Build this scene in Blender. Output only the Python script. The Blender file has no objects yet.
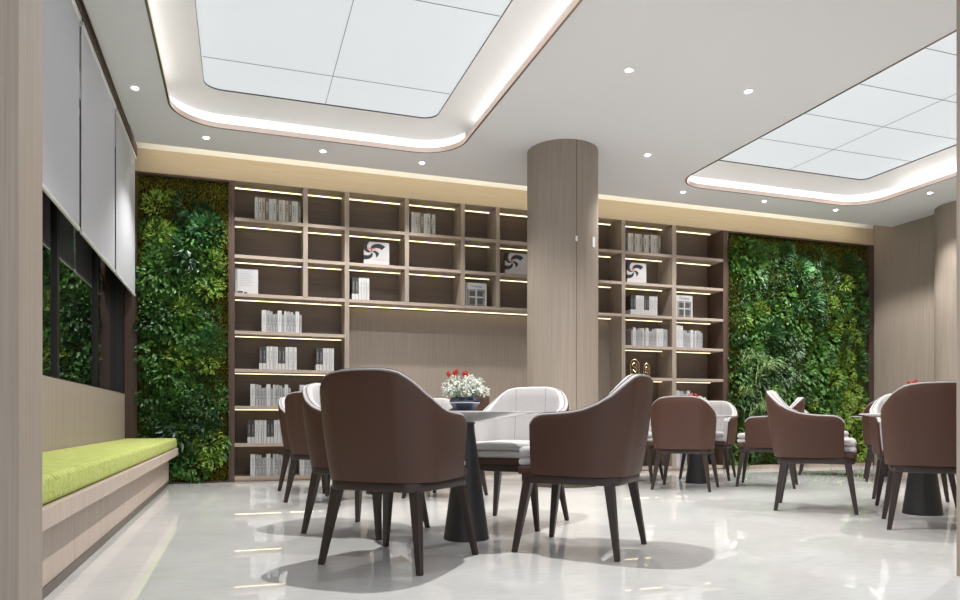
import bpy, bmesh, math, random
from mathutils import Vector, Matrix
random.seed(7)
PI = math.pi
SC = bpy.context.scene
C = SC.collection

# ------------------------------------------------------------ materials
MATS = {}
def _new(name):
    m = bpy.data.materials.new(name); m.use_nodes = True
    nt = m.node_tree; b = nt.nodes['Principled BSDF']
    MATS[name] = m
    return m, nt, b
def plain(name, col, rough=.5, metal=0., spec=.5, emit=None, es=0., coat=0., bump=0., bscale=400., sheen=0.):
    m, nt, b = _new(name)
    b.inputs['Base Color'].default_value = (*col, 1)
    b.inputs['Roughness'].default_value = rough
    b.inputs['Metallic'].default_value = metal
    b.inputs['Specular IOR Level'].default_value = spec
    b.inputs['Coat Weight'].default_value = coat
    b.inputs['Sheen Weight'].default_value = sheen
    if emit:
        b.inputs['Emission Color'].default_value = (*emit, 1)
        b.inputs['Emission Strength'].default_value = es
    if bump:
        tc = nt.nodes.new('ShaderNodeTexCoord'); n = nt.nodes.new('ShaderNodeTexNoise')
        n.inputs['Scale'].default_value = bscale; n.inputs['Detail'].default_value = 3
        bp = nt.nodes.new('ShaderNodeBump'); bp.inputs['Strength'].default_value = bump; bp.inputs['Distance'].default_value = .003
        nt.links.new(tc.outputs['Object'], n.inputs['Vector'])
        nt.links.new(n.outputs['Fac'], bp.inputs['Height']); nt.links.new(bp.outputs['Normal'], b.inputs['Normal'])
    return m
def ramped(name, cols, scale, vec_scale=(1, 1, 1), rough=.5, spec=.5, detail=5, bump=0., bdist=.004, pos=None, coord='Object', sheen=0., distort=0.):
    """noise driven colour ramp"""
    m, nt, b = _new(name)
    tc = nt.nodes.new('ShaderNodeTexCoord'); mp = nt.nodes.new('ShaderNodeMapping'); n = nt.nodes.new('ShaderNodeTexNoise'); r = nt.nodes.new('ShaderNodeValToRGB')
    mp.inputs['Scale'].default_value = vec_scale
    n.inputs['Scale'].default_value = scale; n.inputs['Detail'].default_value = detail; n.inputs['Roughness'].default_value = .6
    n.inputs['Distortion'].default_value = distort
    nt.links.new(tc.outputs[coord], mp.inputs['Vector']); nt.links.new(mp.outputs['Vector'], n.inputs['Vector'])
    nt.links.new(n.outputs['Fac'], r.inputs['Fac']); nt.links.new(r.outputs['Color'], b.inputs['Base Color'])
    e = r.color_ramp.elements
    pos = pos or [.32 + .36 * i / (len(cols) - 1) for i in range(len(cols))]
    e[0].position = pos[0]; e[0].color = (*cols[0], 1); e[1].position = pos[-1]; e[1].color = (*cols[-1], 1)
    for p, c in list(zip(pos, cols))[1:-1]:
        q = e.new(p); q.color = (*c, 1)
    b.inputs['Roughness'].default_value = rough; b.inputs['Specular IOR Level'].default_value = spec
    b.inputs['Sheen Weight'].default_value = sheen
    if bump:
        bp = nt.nodes.new('ShaderNodeBump'); bp.inputs['Strength'].default_value = bump; bp.inputs['Distance'].default_value = bdist
        nt.links.new(n.outputs['Fac'], bp.inputs['Height']); nt.links.new(bp.outputs['Normal'], b.inputs['Normal'])
    return m
def wood(name, light, dark, horizontal=False, rough=.5):
    vs = (2, 40, 110) if horizontal else (110, 110, 1.6)
    return ramped(name, [dark, light], 1.0, vs, rough=rough, spec=.3, detail=4, bump=.08, pos=[.3, .72])

WOOD = wood('pale_oak_veneer', (.355, .30, .255), (.27, .222, .182))
WOODH = wood('pale_oak_horizontal', (.40, .345, .29), (.32, .265, .215), True)
WBACK = wood('shaded_back_veneer', (.19, .155, .13), (.14, .11, .092), True)  # shelf wood with the shade of the deep backs put into its colour
WSHELF = wood('shelf_veneer', (.43, .355, .295), (.34, .27, .22), True)
WFASC = wood('fascia_veneer', (.50, .42, .31), (.42, .34, .245), True)
WBENCH = wood('bench_oak_veneer', (.56, .47, .405), (.40, .32, .27))
WFRAME = wood('dark_walnut_trim', (.105, .07, .055), (.07, .045, .035))
WHITE = plain('white_ceiling_paint', (.74, .745, .76), .7)
COVE = plain('white_cove_paint', (.86, .855, .85), .6)
WALLP = plain('dark_wall_paint', (.30, .27, .24), .8)
BLACK = plain('black_window_frame', (.012, .01, .01), .35)
GLASS = plain('night_window_glass', (.004, .005, .006), .015, spec=1.0, coat=1.0)
GLASS.node_tree.nodes['Principled BSDF'].inputs['IOR'].default_value = 2.4
GOLD = plain('rose_gold_trim', (.96, .77, .68), .25, metal=1)
CHROME = plain('brushed_aluminium', (.62, .62, .6), .3, metal=1)
BLIND = plain('white_blind_fabric', (.56, .57, .61), .85, bump=.15, bscale=500)
PANEL = plain('luminous_ceiling_membrane', (.3, .3, .3), .7, emit=(.90, .96, 1), es=.56)
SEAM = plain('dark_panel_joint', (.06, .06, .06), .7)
LEDW = plain('warm_led', (.9, .8, .6), .5, emit=(1, .80, .46), es=2.7)
LEDC = plain('added_cool_led', (.9, .9, .9), .5, emit=(1, .975, .96), es=7)
BAND = plain('diffuser_band', (.8, .8, .8), .6, emit=(1, 1, 1), es=.75)
LEDH = plain('cove_warm_led', (.9, .8, .6), .5, emit=(1, .89, .66), es=8.5)
LAMP = plain('downlight_lens', (.9, .9, .9), .4, emit=(1, 1, 1), es=25)
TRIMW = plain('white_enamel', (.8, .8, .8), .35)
TOE = plain('bronze_plinth', (.12, .09, .07), .3, metal=.6)
LEATHER = plain('brown_leather', (.066, .029, .019), .48, spec=.38, bump=.3, bscale=260)
FABRIC = ramped('pale_woven_fabric', [(.43, .41, .41), (.55, .535, .535)], 300, rough=.9, spec=.2, bump=.3, bdist=.002, sheen=.3)
PIPE = plain('pale_piping', (.46, .43, .43), .6)
STITCH = plain('dark_stitching', (.10, .09, .09), .7)
LEGW = plain('dark_stained_wood', (.026, .015, .012), .42)
TOPM = ramped('pale_stone_tabletop', [(.50, .49, .475), (.66, .65, .64)], 3, rough=.12, detail=6, distort=1.5)
BASEM = plain('black_metal_pedestal', (.016, .016, .017), .42)
CERAM = plain('navy_glazed_ceramic', (.012, .018, .055), .07, coat=1)
RIMW = plain('white_glaze_band', (.55, .58, .65), .15, coat=.6)
PETW = plain('white_petals', (.78, .80, .74), .6)
PETR = ramped('red_petals', [(.42, .008, .006), (.62, .06, .02)], 60, rough=.4)
STEM = plain('flower_stem_green', (.10, .20, .06), .5)
STEMB = plain('grey_green_leaf', (.14, .20, .15), .5)
CUSH = ramped('lime_bench_fabric', [(.30, .34, .07), (.41, .46, .13), (.52, .56, .24)], 1, (9, 26, 26), rough=.85, spec=.2, detail=5, bump=.2, distort=2.2)
BRONZE = plain('antique_bronze', (.42, .33, .20), .25, metal=1)

def floor_mat():
    m, nt, b = _new('polished_stone_floor')
    tc = nt.nodes.new('ShaderNodeTexCoord')
    n1 = nt.nodes.new('ShaderNodeTexNoise'); n1.inputs['Scale'].default_value = 1.1; n1.inputs['Detail'].default_value = 8; n1.inputs['Roughness'].default_value = .68; n1.inputs['Distortion'].default_value = .8
    mp = nt.nodes.new('ShaderNodeMapping'); mp.inputs['Scale'].default_value = (1.2, 5, 1); mp.inputs['Rotation'].default_value = (0, 0, .33)
    n2 = nt.nodes.new('ShaderNodeTexNoise'); n2.inputs['Scale'].default_value = 7; n2.inputs['Detail'].default_value = 6
    mx = nt.nodes.new('ShaderNodeMix'); mx.data_type = 'FLOAT'; mx.inputs[0].default_value = .35
    r = nt.nodes.new('ShaderNodeValToRGB')
    nt.links.new(tc.outputs['Object'], n1.inputs['Vector']); nt.links.new(tc.outputs['Object'], mp.inputs['Vector']); nt.links.new(mp.outputs['Vector'], n2.inputs['Vector'])
    nt.links.new(n1.outputs['Fac'], mx.inputs[2]); nt.links.new(n2.outputs['Fac'], mx.inputs[3])
    nt.links.new(mx.outputs[0], r.inputs['Fac']); nt.links.new(r.outputs['Color'], b.inputs['Base Color'])
    e = r.color_ramp.elements; e[0].position = .35; e[0].color = (.55, .55, .535, 1); e[1].position = .68; e[1].color = (.68, .68, .665, 1)
    b.inputs['Roughness'].default_value = .02; b.inputs['Specular IOR Level'].default_value = .7
    return m
FLOOR = floor_mat()

def moss_mat():
    m, nt, b = _new('preserved_moss')
    tc = nt.nodes.new('ShaderNodeTexCoord')
    n = nt.nodes.new('ShaderNodeTexVoronoi'); n.inputs['Scale'].default_value = 85
    n2 = nt.nodes.new('ShaderNodeTexNoise'); n2.inputs['Scale'].default_value = 60; n2.inputs['Detail'].default_value = 4
    r = nt.nodes.new('ShaderNodeValToRGB'); e = r.color_ramp.elements
    e[0].position = .30; e[0].color = (.014, .02, .004, 1); e[1].position = .72; e[1].color = (.34, .36, .05, 1)
    q = e.new(.45); q.color = (.05, .06, .010, 1); q = e.new(.58); q.color = (.20, .17, .02, 1)
    nt.links.new(tc.outputs['Object'], n.inputs['Vector']); nt.links.new(tc.outputs['Object'], n2.inputs['Vector'])
    nt.links.new(n2.outputs['Fac'], r.inputs['Fac']); nt.links.new(r.outputs['Color'], b.inputs['Base Color'])
    bp = nt.nodes.new('ShaderNodeBump'); bp.inputs['Distance'].default_value = .03; bp.inputs['Strength'].default_value = 1
    nt.links.new(n.outputs['Distance'], bp.inputs['Height']); nt.links.new(bp.outputs['Normal'], b.inputs['Normal'])
    b.inputs['Roughness'].default_value = .9; b.inputs['Specular IOR Level'].default_value = .1
    return m
MOSS = moss_mat()
def leafm(name, a, b_, rough=.42, scale=9):
    return ramped(name, [a, b_], scale, rough=rough, spec=.45, detail=2, pos=[.35, .65])
L_DARK = leafm('dark_leaf', (.012, .052, .010), (.045, .125, .020))
L_MID = leafm('mid_green_leaf', (.035, .12, .018), (.095, .23, .035))
L_LIME = leafm('lime_leaf', (.13, .24, .025), (.30, .42, .06))
L_BLUE = leafm('blue_green_leaf', (.028, .11, .032), (.07, .19, .055))
L_PALE = leafm('pale_leaf', (.26, .34, .24), (.045, .14, .035))
L_GRASS = leafm('grass_leaf', (.17, .30, .08), (.34, .48, .18))
L_DEEP = leafm('deep_glossy_leaf', (.008, .035, .012), (.016, .055, .022), .36)

# book materials
def book_mat(name, col, ink, band=None, mott=0.):
    m, nt, b = _new(name)
    tc = nt.nodes.new('ShaderNodeTexCoord'); sp = nt.nodes.new('ShaderNodeSeparateXYZ')
    nt.links.new(tc.outputs['Generated'], sp.inputs['Vector'])
    def math_(op, a, b2=None, c=None):
        n = nt.nodes.new('ShaderNodeMath'); n.operation = op
        for i, v in enumerate((a, b2, c)):
            if v is None: continue
            if isinstance(v, (int, float)): n.inputs[i].default_value = v
            else: nt.links.new(v, n.inputs[i])
        return n.outputs[0]
    nz = nt.nodes.new('ShaderNodeTexNoise'); mp = nt.nodes.new('ShaderNodeMapping'); mp.inputs['Scale'].default_value = (1, 1, 70)
    nt.links.new(tc.outputs['Object'], mp.inputs['Vector']); nt.links.new(mp.outputs['Vector'], nz.inputs['Vector']); nz.inputs['Scale'].default_value = 1.0; nz.inputs['Detail'].default_value = 2
    inx = math_('MULTIPLY', math_('GREATER_THAN', sp.outputs['X'], .32), math_('LESS_THAN', sp.outputs['X'], .68))
    inz = math_('MULTIPLY', math_('GREATER_THAN', sp.outputs['Z'], .33), math_('LESS_THAN', sp.outputs['Z'], .8))
    t = math_('MULTIPLY', math_('MULTIPLY', inx, inz), math_('GREATER_THAN', nz.outputs['Fac'], .47))
    mx = nt.nodes.new('ShaderNodeMix'); mx.data_type = 'RGBA'
    mx.inputs[6].default_value = (*col, 1); mx.inputs[7].default_value = (*ink, 1); nt.links.new(t, mx.inputs[0])
    out = mx.outputs[2]
    if mott:
        n3 = nt.nodes.new('ShaderNodeTexNoise'); n3.inputs['Scale'].default_value = 95; n3.inputs['Detail'].default_value = 5
        nt.links.new(tc.outputs['Object'], n3.inputs['Vector'])
        g = math_('MULTIPLY', math_('GREATER_THAN', n3.outputs['Fac'], .52), mott)
        m3 = nt.nodes.new('ShaderNodeMix'); m3.data_type = 'RGBA'; nt.links.new(out, m3.inputs[6]); m3.inputs[7].default_value = (*ink, 1); nt.links.new(g, m3.inputs[0]); out = m3.outputs[2]
    if band:
        m2 = nt.nodes.new('ShaderNodeMix'); m2.data_type = 'RGBA'; nt.links.new(out, m2.inputs[6]); m2.inputs[7].default_value = (*band, 1)
        nt.links.new(math_('LESS_THAN', sp.outputs['Z'], .27), m2.inputs[0]); out = m2.outputs[2]
    nt.links.new(out, b.inputs['Base Color']); b.inputs['Roughness'].default_value = .5
    return m
BK = {
 'white': book_mat('white_cover', (.47, .47, .47), (.30, .30, .30)),
 'lettered white': book_mat('lettered_white_cover', (.44, .43, .42), (.07, .07, .07)),
 'cream': book_mat('cream_cover', (.36, .31, .25), (.06, .04, .03)),
 'grey': book_mat('grey_cover', (.13, .115, .10), (.4, .4, .38)),
 'mottled grey': book_mat('mottled_cover', (.38, .38, .39), (.10, .10, .11), mott=.75),
 'pale grey': book_mat('pale_grey_cover', (.32, .32, .33), (.14, .14, .15), mott=.4),
 'black and white': book_mat('dark_cover', (.035, .033, .035), (.16, .16, .16), band=(.46, .46, .46)),
}
PAGES = plain('paper_pages', (.62, .60, .56), .8)
INK = plain('printing_ink', (.03, .03, .03), .6)
INKG = plain('grey_printing_ink', (.30, .30, .31), .6)
PHOTOD = plain('dark_print', (.06, .06, .06), .4)
PHOTOG = ramped('grey_print', [(.10, .10, .10), (.30, .29, .28)], 18, rough=.4)
COVERW = plain('white_card_cover', (.46, .46, .47), .45)
REDINK = plain('red_ink', (.62, .14, .12), .6)
def swirl_mat():
    m, nt, b = _new('black_white_swirl_print')
    tc = nt.nodes.new('ShaderNodeTexCoord'); sp = nt.nodes.new('ShaderNodeSeparateXYZ'); nt.links.new(tc.outputs['Generated'], sp.inputs['Vector'])
    def M(op, a, b2=None):
        n = nt.nodes.new('ShaderNodeMath'); n.operation = op
        for i, v in enumerate((a, b2)):
            if v is None: continue
            if isinstance(v, (int, float)): n.inputs[i].default_value = v
            else: nt.links.new(v, n.inputs[i])
        return n.outputs[0]
    x = M('SUBTRACT', sp.outputs['X'], .30); z = M('SUBTRACT', sp.outputs['Z'], .58)
    r = M('SQRT', M('ADD', M('MULTIPLY', x, x), M('MULTIPLY', z, z)))
    a = M('ARCTAN2', z, x)
    s = M('SINE', M('ADD', M('MULTIPLY', a, 4.0), M('MULTIPLY', r, 13.0)))
    k = M('GREATER_THAN', s, .0)
    # the lower right corner of the cover stays white
    w = M('LESS_THAN', M('SUBTRACT', sp.outputs['X'], sp.outputs['Z']), M('MULTIPLY', .02, 1.0))
    near = M('LESS_THAN', r, .30)
    k = M('MULTIPLY', k, M('MAXIMUM', w, near))
    mx = nt.nodes.new('ShaderNodeMix'); mx.data_type = 'RGBA'; mx.inputs[6].default_value = (.50, .50, .51, 1); mx.inputs[7].default_value = (.02, .02, .022, 1)
    nt.links.new(k, mx.inputs[0]); nt.links.new(mx.outputs[2], b.inputs['Base Color']); b.inputs['Roughness'].default_value = .35
    return m
SWIRL = swirl_mat()

# ------------------------------------------------------------ mesh helpers
class MB:
    def __init__(s): s.v = []; s.f = []; s.m = []
    def box(s, x0, x1, y0, y1, z0, z1, m=0):
        b = len(s.v)
        s.v += [(x0,y0,z0),(x1,y0,z0),(x1,y1,z0),(x0,y1,z0),(x0,y0,z1),(x1,y0,z1),(x1,y1,z1),(x0,y1,z1)]
        s.f += [tuple(b+i for i in q) for q in ((0,3,2,1),(4,5,6,7),(0,1,5,4),(1,2,6,5),(2,3,7,6),(3,0,4,7))]; s.m += [m]*6
        return s
    def grid(s, rows, m=0, closed=False):
        b = len(s.v); n = len(rows[0])
        for r in rows: s.v += [tuple(p) for p in r]
        for i in range(len(rows)-1):
            for j in range(n if closed else n-1):
                k = (j+1) % n
                s.f.append((b+i*n+j, b+i*n+k, b+(i+1)*n+k, b+(i+1)*n+j)); s.m.append(m)
        return s
    def poly(s, pts, m=0):
        b = len(s.v); s.v += [tuple(p) for p in pts]; s.f.append(tuple(range(b, b+len(pts)))); s.m.append(m); return s
    def lathe(s, prof, n=32, c=(0,0), m=0, cap=True):
        rows = [[(c[0]+r*math.cos(2*PI*j/n), c[1]+r*math.sin(2*PI*j/n), z) for j in range(n)] for r, z in prof]
        s.grid(rows, m, True)
        if cap:
            s.poly(list(reversed(rows[0])), m) if prof[0][0] > 1e-4 else None
            s.poly(rows[-1], m) if prof[-1][0] > 1e-4 else None
        return s
    def tube(s, pts, r, n=6, m=0):
        pts = [Vector(p) for p in pts]; rows = []
        rr = r if isinstance(r, (list, tuple)) else [r]*len(pts)
        up = Vector((0, 0, 1)); prev = None
        for i, p in enumerate(pts):
            d = (pts[min(i+1, len(pts)-1)] - pts[max(i-1, 0)]).normalized()
            if prev is None:
                a = d.cross(up)
                if a.length < .1: a = d.cross(Vector((1, 0, 0)))
            else: a = prev - d*prev.dot(d)
            a.normalize(); prev = a; b = d.cross(a)
            rows.append([p + (a*math.cos(2*PI*j/n)+b*math.sin(2*PI*j/n))*rr[i] for j in range(n)])
        s.grid(rows, m, True); s.poly(list(reversed(rows[0])), m); s.poly(rows[-1], m)
        return s
    def build(s, name, mats, parent=None, smooth=False, bevel=0., bseg=2):
        me = bpy.data.meshes.new(name); me.from_pydata(s.v, [], s.f)
        if not isinstance(mats, (list, tuple)): mats = [mats]
        for m in mats: me.materials.append(m)
        me.polygons.foreach_set('material_index', s.m)
        bm = bmesh.new(); bm.from_mesh(me)
        if bevel: bmesh.ops.remove_doubles(bm, verts=bm.verts, dist=1e-5)
        bmesh.ops.recalc_face_normals(bm, faces=bm.faces)
        if bevel:
            ed = [e for e in bm.edges if e.is_manifold and e.calc_face_angle(0) > .6]
            bmesh.ops.bevel(bm, geom=ed, offset=bevel, segments=bseg, profile=.5, affect='EDGES', clamp_overlap=True)
        bm.to_mesh(me); bm.free()
        if smooth:
            me.polygons.foreach_set('use_smooth', [True]*len(me.polygons))
            try: me.set_sharp_from_angle(angle=math.radians(40))
            except Exception: pass
        me.update()
        o = bpy.data.objects.new(name, me); C.objects.link(o)
        if parent: o.parent = parent
        return o
def tag(o, label, cat, group=None):
    o['label'] = label; o['category'] = cat
    if group: o['group'] = group
    return o
def empty(name, loc=(0,0,0), rz=0, label=None, cat=None, group=None):
    o = bpy.data.objects.new(name, None); C.objects.link(o); o.empty_display_size = .1
    o.location = loc; o.rotation_euler = (0, 0, rz)
    if label: tag(o, label, cat, group)
    return o
def struct(o):
    o['kind'] = 'structure'; return o
def dup(root, loc, rz, label, group=None):
    r = root.copy(); C.objects.link(r); r.location = loc; r.rotation_euler = (0, 0, rz); r['label'] = label
    if group: r['group'] = group
    for ch in list(root.children):
        c = ch.copy(); C.objects.link(c); c.parent = r
        for g in ch.children:
            d = g.copy(); C.objects.link(d); d.parent = c
    return r

# ------------------------------------------------------------ room dimensions
CZ = 3.39            # ceiling height
XL, XR = -.967, 8.74 # ceiling edge at the blinds, right wall
YB, YF = 8.0, 2.22   # furniture front plane at the back, opening wall
LIDZ = 3.82

# ---- floor
struct(MB().box(-1.6, 9.4, -3, 8.8, -.12, 0).build('floor', FLOOR))

# ---- ceiling with two rounded openings
def rrect(x0, x1, y0, y1, r, z, n=10):
    out = []
    for cx, cy, a0 in ((x1-r, y1-r, 0), (x0+r, y1-r, PI/2), (x0+r, y0+r, PI), (x1-r, y0+r, 1.5*PI)):
        for i in range(n+1):
            a = a0 + PI/2*i/n
            out.append((cx+r*math.cos(a), cy+r*math.sin(a), z))
    return out
TR = [(-.57, 2.09, 2.95, 7.08, .42), (4.765, 7.58, 2.95, 7.11, .36)]
def ceiling():
    bm = bmesh.new(); loops = [[(XL, YF, CZ), (XR, YF, CZ), (XR, 7.71, CZ), (XL, 7.71, CZ)]]
    for t in TR: loops.append(rrect(*t, CZ))
    ed = []
    for lp in loops:
        vs = [bm.verts.new(p) for p in lp]
        ed += [bm.edges.new((vs[i], vs[(i+1) % len(vs)])) for i in range(len(vs))]
    bmesh.ops.triangle_fill(bm, use_beauty=True, use_dissolve=False, edges=ed)
    bd = [e for e in bm.edges if e.is_boundary and all(abs(v.co.x-XL) < 1e-4 for v in e.verts) or e.is_boundary and all(abs(v.co.y-7.71) < 1e-4 for v in e.verts)]
    r = bmesh.ops.extrude_edge_only(bm, edges=bd)
    for g in r['geom']:
        if isinstance(g, bmesh.types.BMVert): g.co.z = CZ+.05
    me = bpy.data.meshes.new('ceiling'); bm.to_mesh(me); bm.free(); me.materials.append(WHITE)
    o = bpy.data.objects.new('ceiling', me); C.objects.link(o); struct(o)
    lid = MB().box(-1.6, 9.0, YF, 8.7, LIDZ, LIDZ+.08).build('ceiling', COVE); struct(lid)  # unseen lid added above the ceiling to block outside light
    return o
ceiling()

# ---- walls
WLX = -1.105
struct(MB().box(-1.4, WLX, YF, 7.985, 0, .924).box(-1.4, -1.17, YF, 7.98, 3.36, LIDZ).build('wall_left', WOOD))
struct(MB().box(-1.4, -1.17, YF, 8.7, .924, 3.36).build('wall_left', BLACK))
struct(MB().box(XR, XR+.2, YF, 8.7, 0, LIDZ).build('wall_right', WOOD))
struct(MB().box(-1.4, XR+.2, 8.42, 8.7, 0, LIDZ).build('wall_back', WALLP))
struct(MB().box(-2.6, -.51, YF-.22, YF, 0, LIDZ+.08).build('wall_front', WOOD))
struct(MB().box(2.878, 9.4, YF-.22, YF, 0, LIDZ+.08).build('wall_front', WOOD))
# fascia above the bookcases and the white band of the light cove over it
struct(MB().box(-1.02, XR, YB, YB+.40, 3.20, 3.435).build('trim_1', WFASC))
struct(MB().box(-1.02, XR, YB+.012, YB+.40, 3.435, LIDZ).build('trim_2', COVE))
struct(MB().box(XL+.02, XR-.3, 7.715, 7.74, CZ+.055, CZ+.085).build('trim_3', LEDH))
struct(MB().box(-1.02, -.99, 3.0, 7.97, 3.335, 3.44).build('trim_4', WFRAME))
# window: glass, mullions
win = struct(MB().box(-1.17, -1.166, YF, 7.93, .924, 3.36).build('window_1', GLASS))
for y in (2.58, 3.97, 5.36, 6.75):
    MB().box(-1.166, -1.146, y, y+.06, .93, 3.36).build('mullion', BLACK, win)
MB().box(-1.166, -1.112, 7.86, 7.98, .926, 3.36).build('jamb', BLACK, win)
MB().box(-1.166, -1.112, YF, 7.98, .92, .932).build('sill', BLACK, win)

# ---- ceiling trays
def tray(i, t):
    x0, x1, y0, y1, r = t
    def loop(ins, z): return rrect(x0+ins, x1-ins, y0+ins, y1-ins, max(.05, r-ins), z)
    nm = 'trim_%d' % (5+i)
    m = MB(); m.grid([loop(0, CZ-.004), loop(0, CZ+.042), loop(-.012, CZ+.042), loop(-.012, CZ-.004), loop(0, CZ-.004)], 0, True)
    gold = struct(m.build(nm, GOLD, smooth=True))
    m = MB(); rows = [loop(-.012, CZ+.03), loop(-.07, CZ+.03), loop(-.07, CZ+.15)]
    for k in range(9):
        a = k/8; rows.append(loop(-.045+.315*a, CZ+.152+.08*math.sin(a*PI/2)))
    rows.append(loop(.27, CZ+.262))
    m.grid(rows, 0, True); m.build('cove_profile', COVE, gold, smooth=True)
    # dark shadow line round the outside of the gold trim
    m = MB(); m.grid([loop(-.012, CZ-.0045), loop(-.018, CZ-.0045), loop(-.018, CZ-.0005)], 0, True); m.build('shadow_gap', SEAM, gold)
    # luminous band on the far side (and on the right of the right tray)
    k0 = 0 if i else 2; L0, L1 = loop(-.068, CZ+.045), loop(-.068, CZ+.148); N = len(L0)//4
    idx = list(range(-N if i else 2, 2*N-2)); m = MB(); m.grid([[L0[q] for q in idx], [L1[q] for q in idx]]); m.build('light_band', BAND, gold, smooth=True)
    for xx in (x0-.045, x1+.030): MB().box(xx, xx+.015, y0+.45, y1-.5, CZ+.032, CZ+.038).build('light_strip', LEDC, gold)  # unseen strips added on the lip to brighten the side soffits
    m = MB(); m.poly(loop(.262, CZ+.24)); pn = m.build('luminous_panel', PANEL, gold)
    m = MB(); m.grid([loop(.268, CZ+.228), loop(.268, CZ+.239), loop(.2705, CZ+.239), loop(.2705, CZ+.228), loop(.268, CZ+.228)], 0, True); m.build('panel_edge', SEAM, gold)
    m = MB(); z = CZ+.238
    cx = (x0+x1)/2
    m.box(cx-.002, cx+.002, y0+.28, y1-.28, z-.001, z+.001)
    for y in ((3.6, 4.92, 6.24) if i == 0 else (3.62, 4.26, 4.90, 5.54, 6.18)):
        m.box(x0+.28, x1-.28, y-.0025, y+.0025, z-.001, z+.001)
    m.build('panel_joint', SEAM, pn)
tray(0, TR[0]); tray(1, TR[1])

# ------------------------------------------------------------ columns
def column(name, x, y, r, label, glints=False):
    root = empty(name, (x, y, 0), 0, label, 'column')
    m = MB(); m.lathe([(r, 0), (r, CZ-.001)], 64); m.build('shaft', WOOD, root, smooth=True)
    m = MB(); m.lathe([(r+.004, 0.0), (r+.004, .035)], 64); m.build('base_ring', TOE, root, smooth=True)
    if glints:
        a = math.atan2(-y, -x)
        def at(deg): 
            b = a + math.radians(deg); return r*math.cos(b), r*math.sin(b), b
        px, py, b = at(22)
        o = MB().box(-.001, .0015, -.0022, .0022, .04, CZ-.01).build('panel_joint', WFRAME, root); o.location = (px, py, 0); o.rotation_euler = (0, 0, b)
        for deg, z, h, w in ((22, 2.40, .05, .010), (58, 2.37, .10, .022)):  # white slips stand in for light glints on the shaft
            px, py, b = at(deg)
            o = MB().box(-.002, .004, -w, w, 0, h).build('painted_glint', TRIMW, root); o.location = (px, py, z); o.rotation_euler = (0, 0, b)
            o['label'] = 'small white painted glint'
    return root
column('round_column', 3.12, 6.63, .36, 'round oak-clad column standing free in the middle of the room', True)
column('round_column', 8.79, 6.63, .36, 'round oak-clad column against the right-hand wall')

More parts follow.
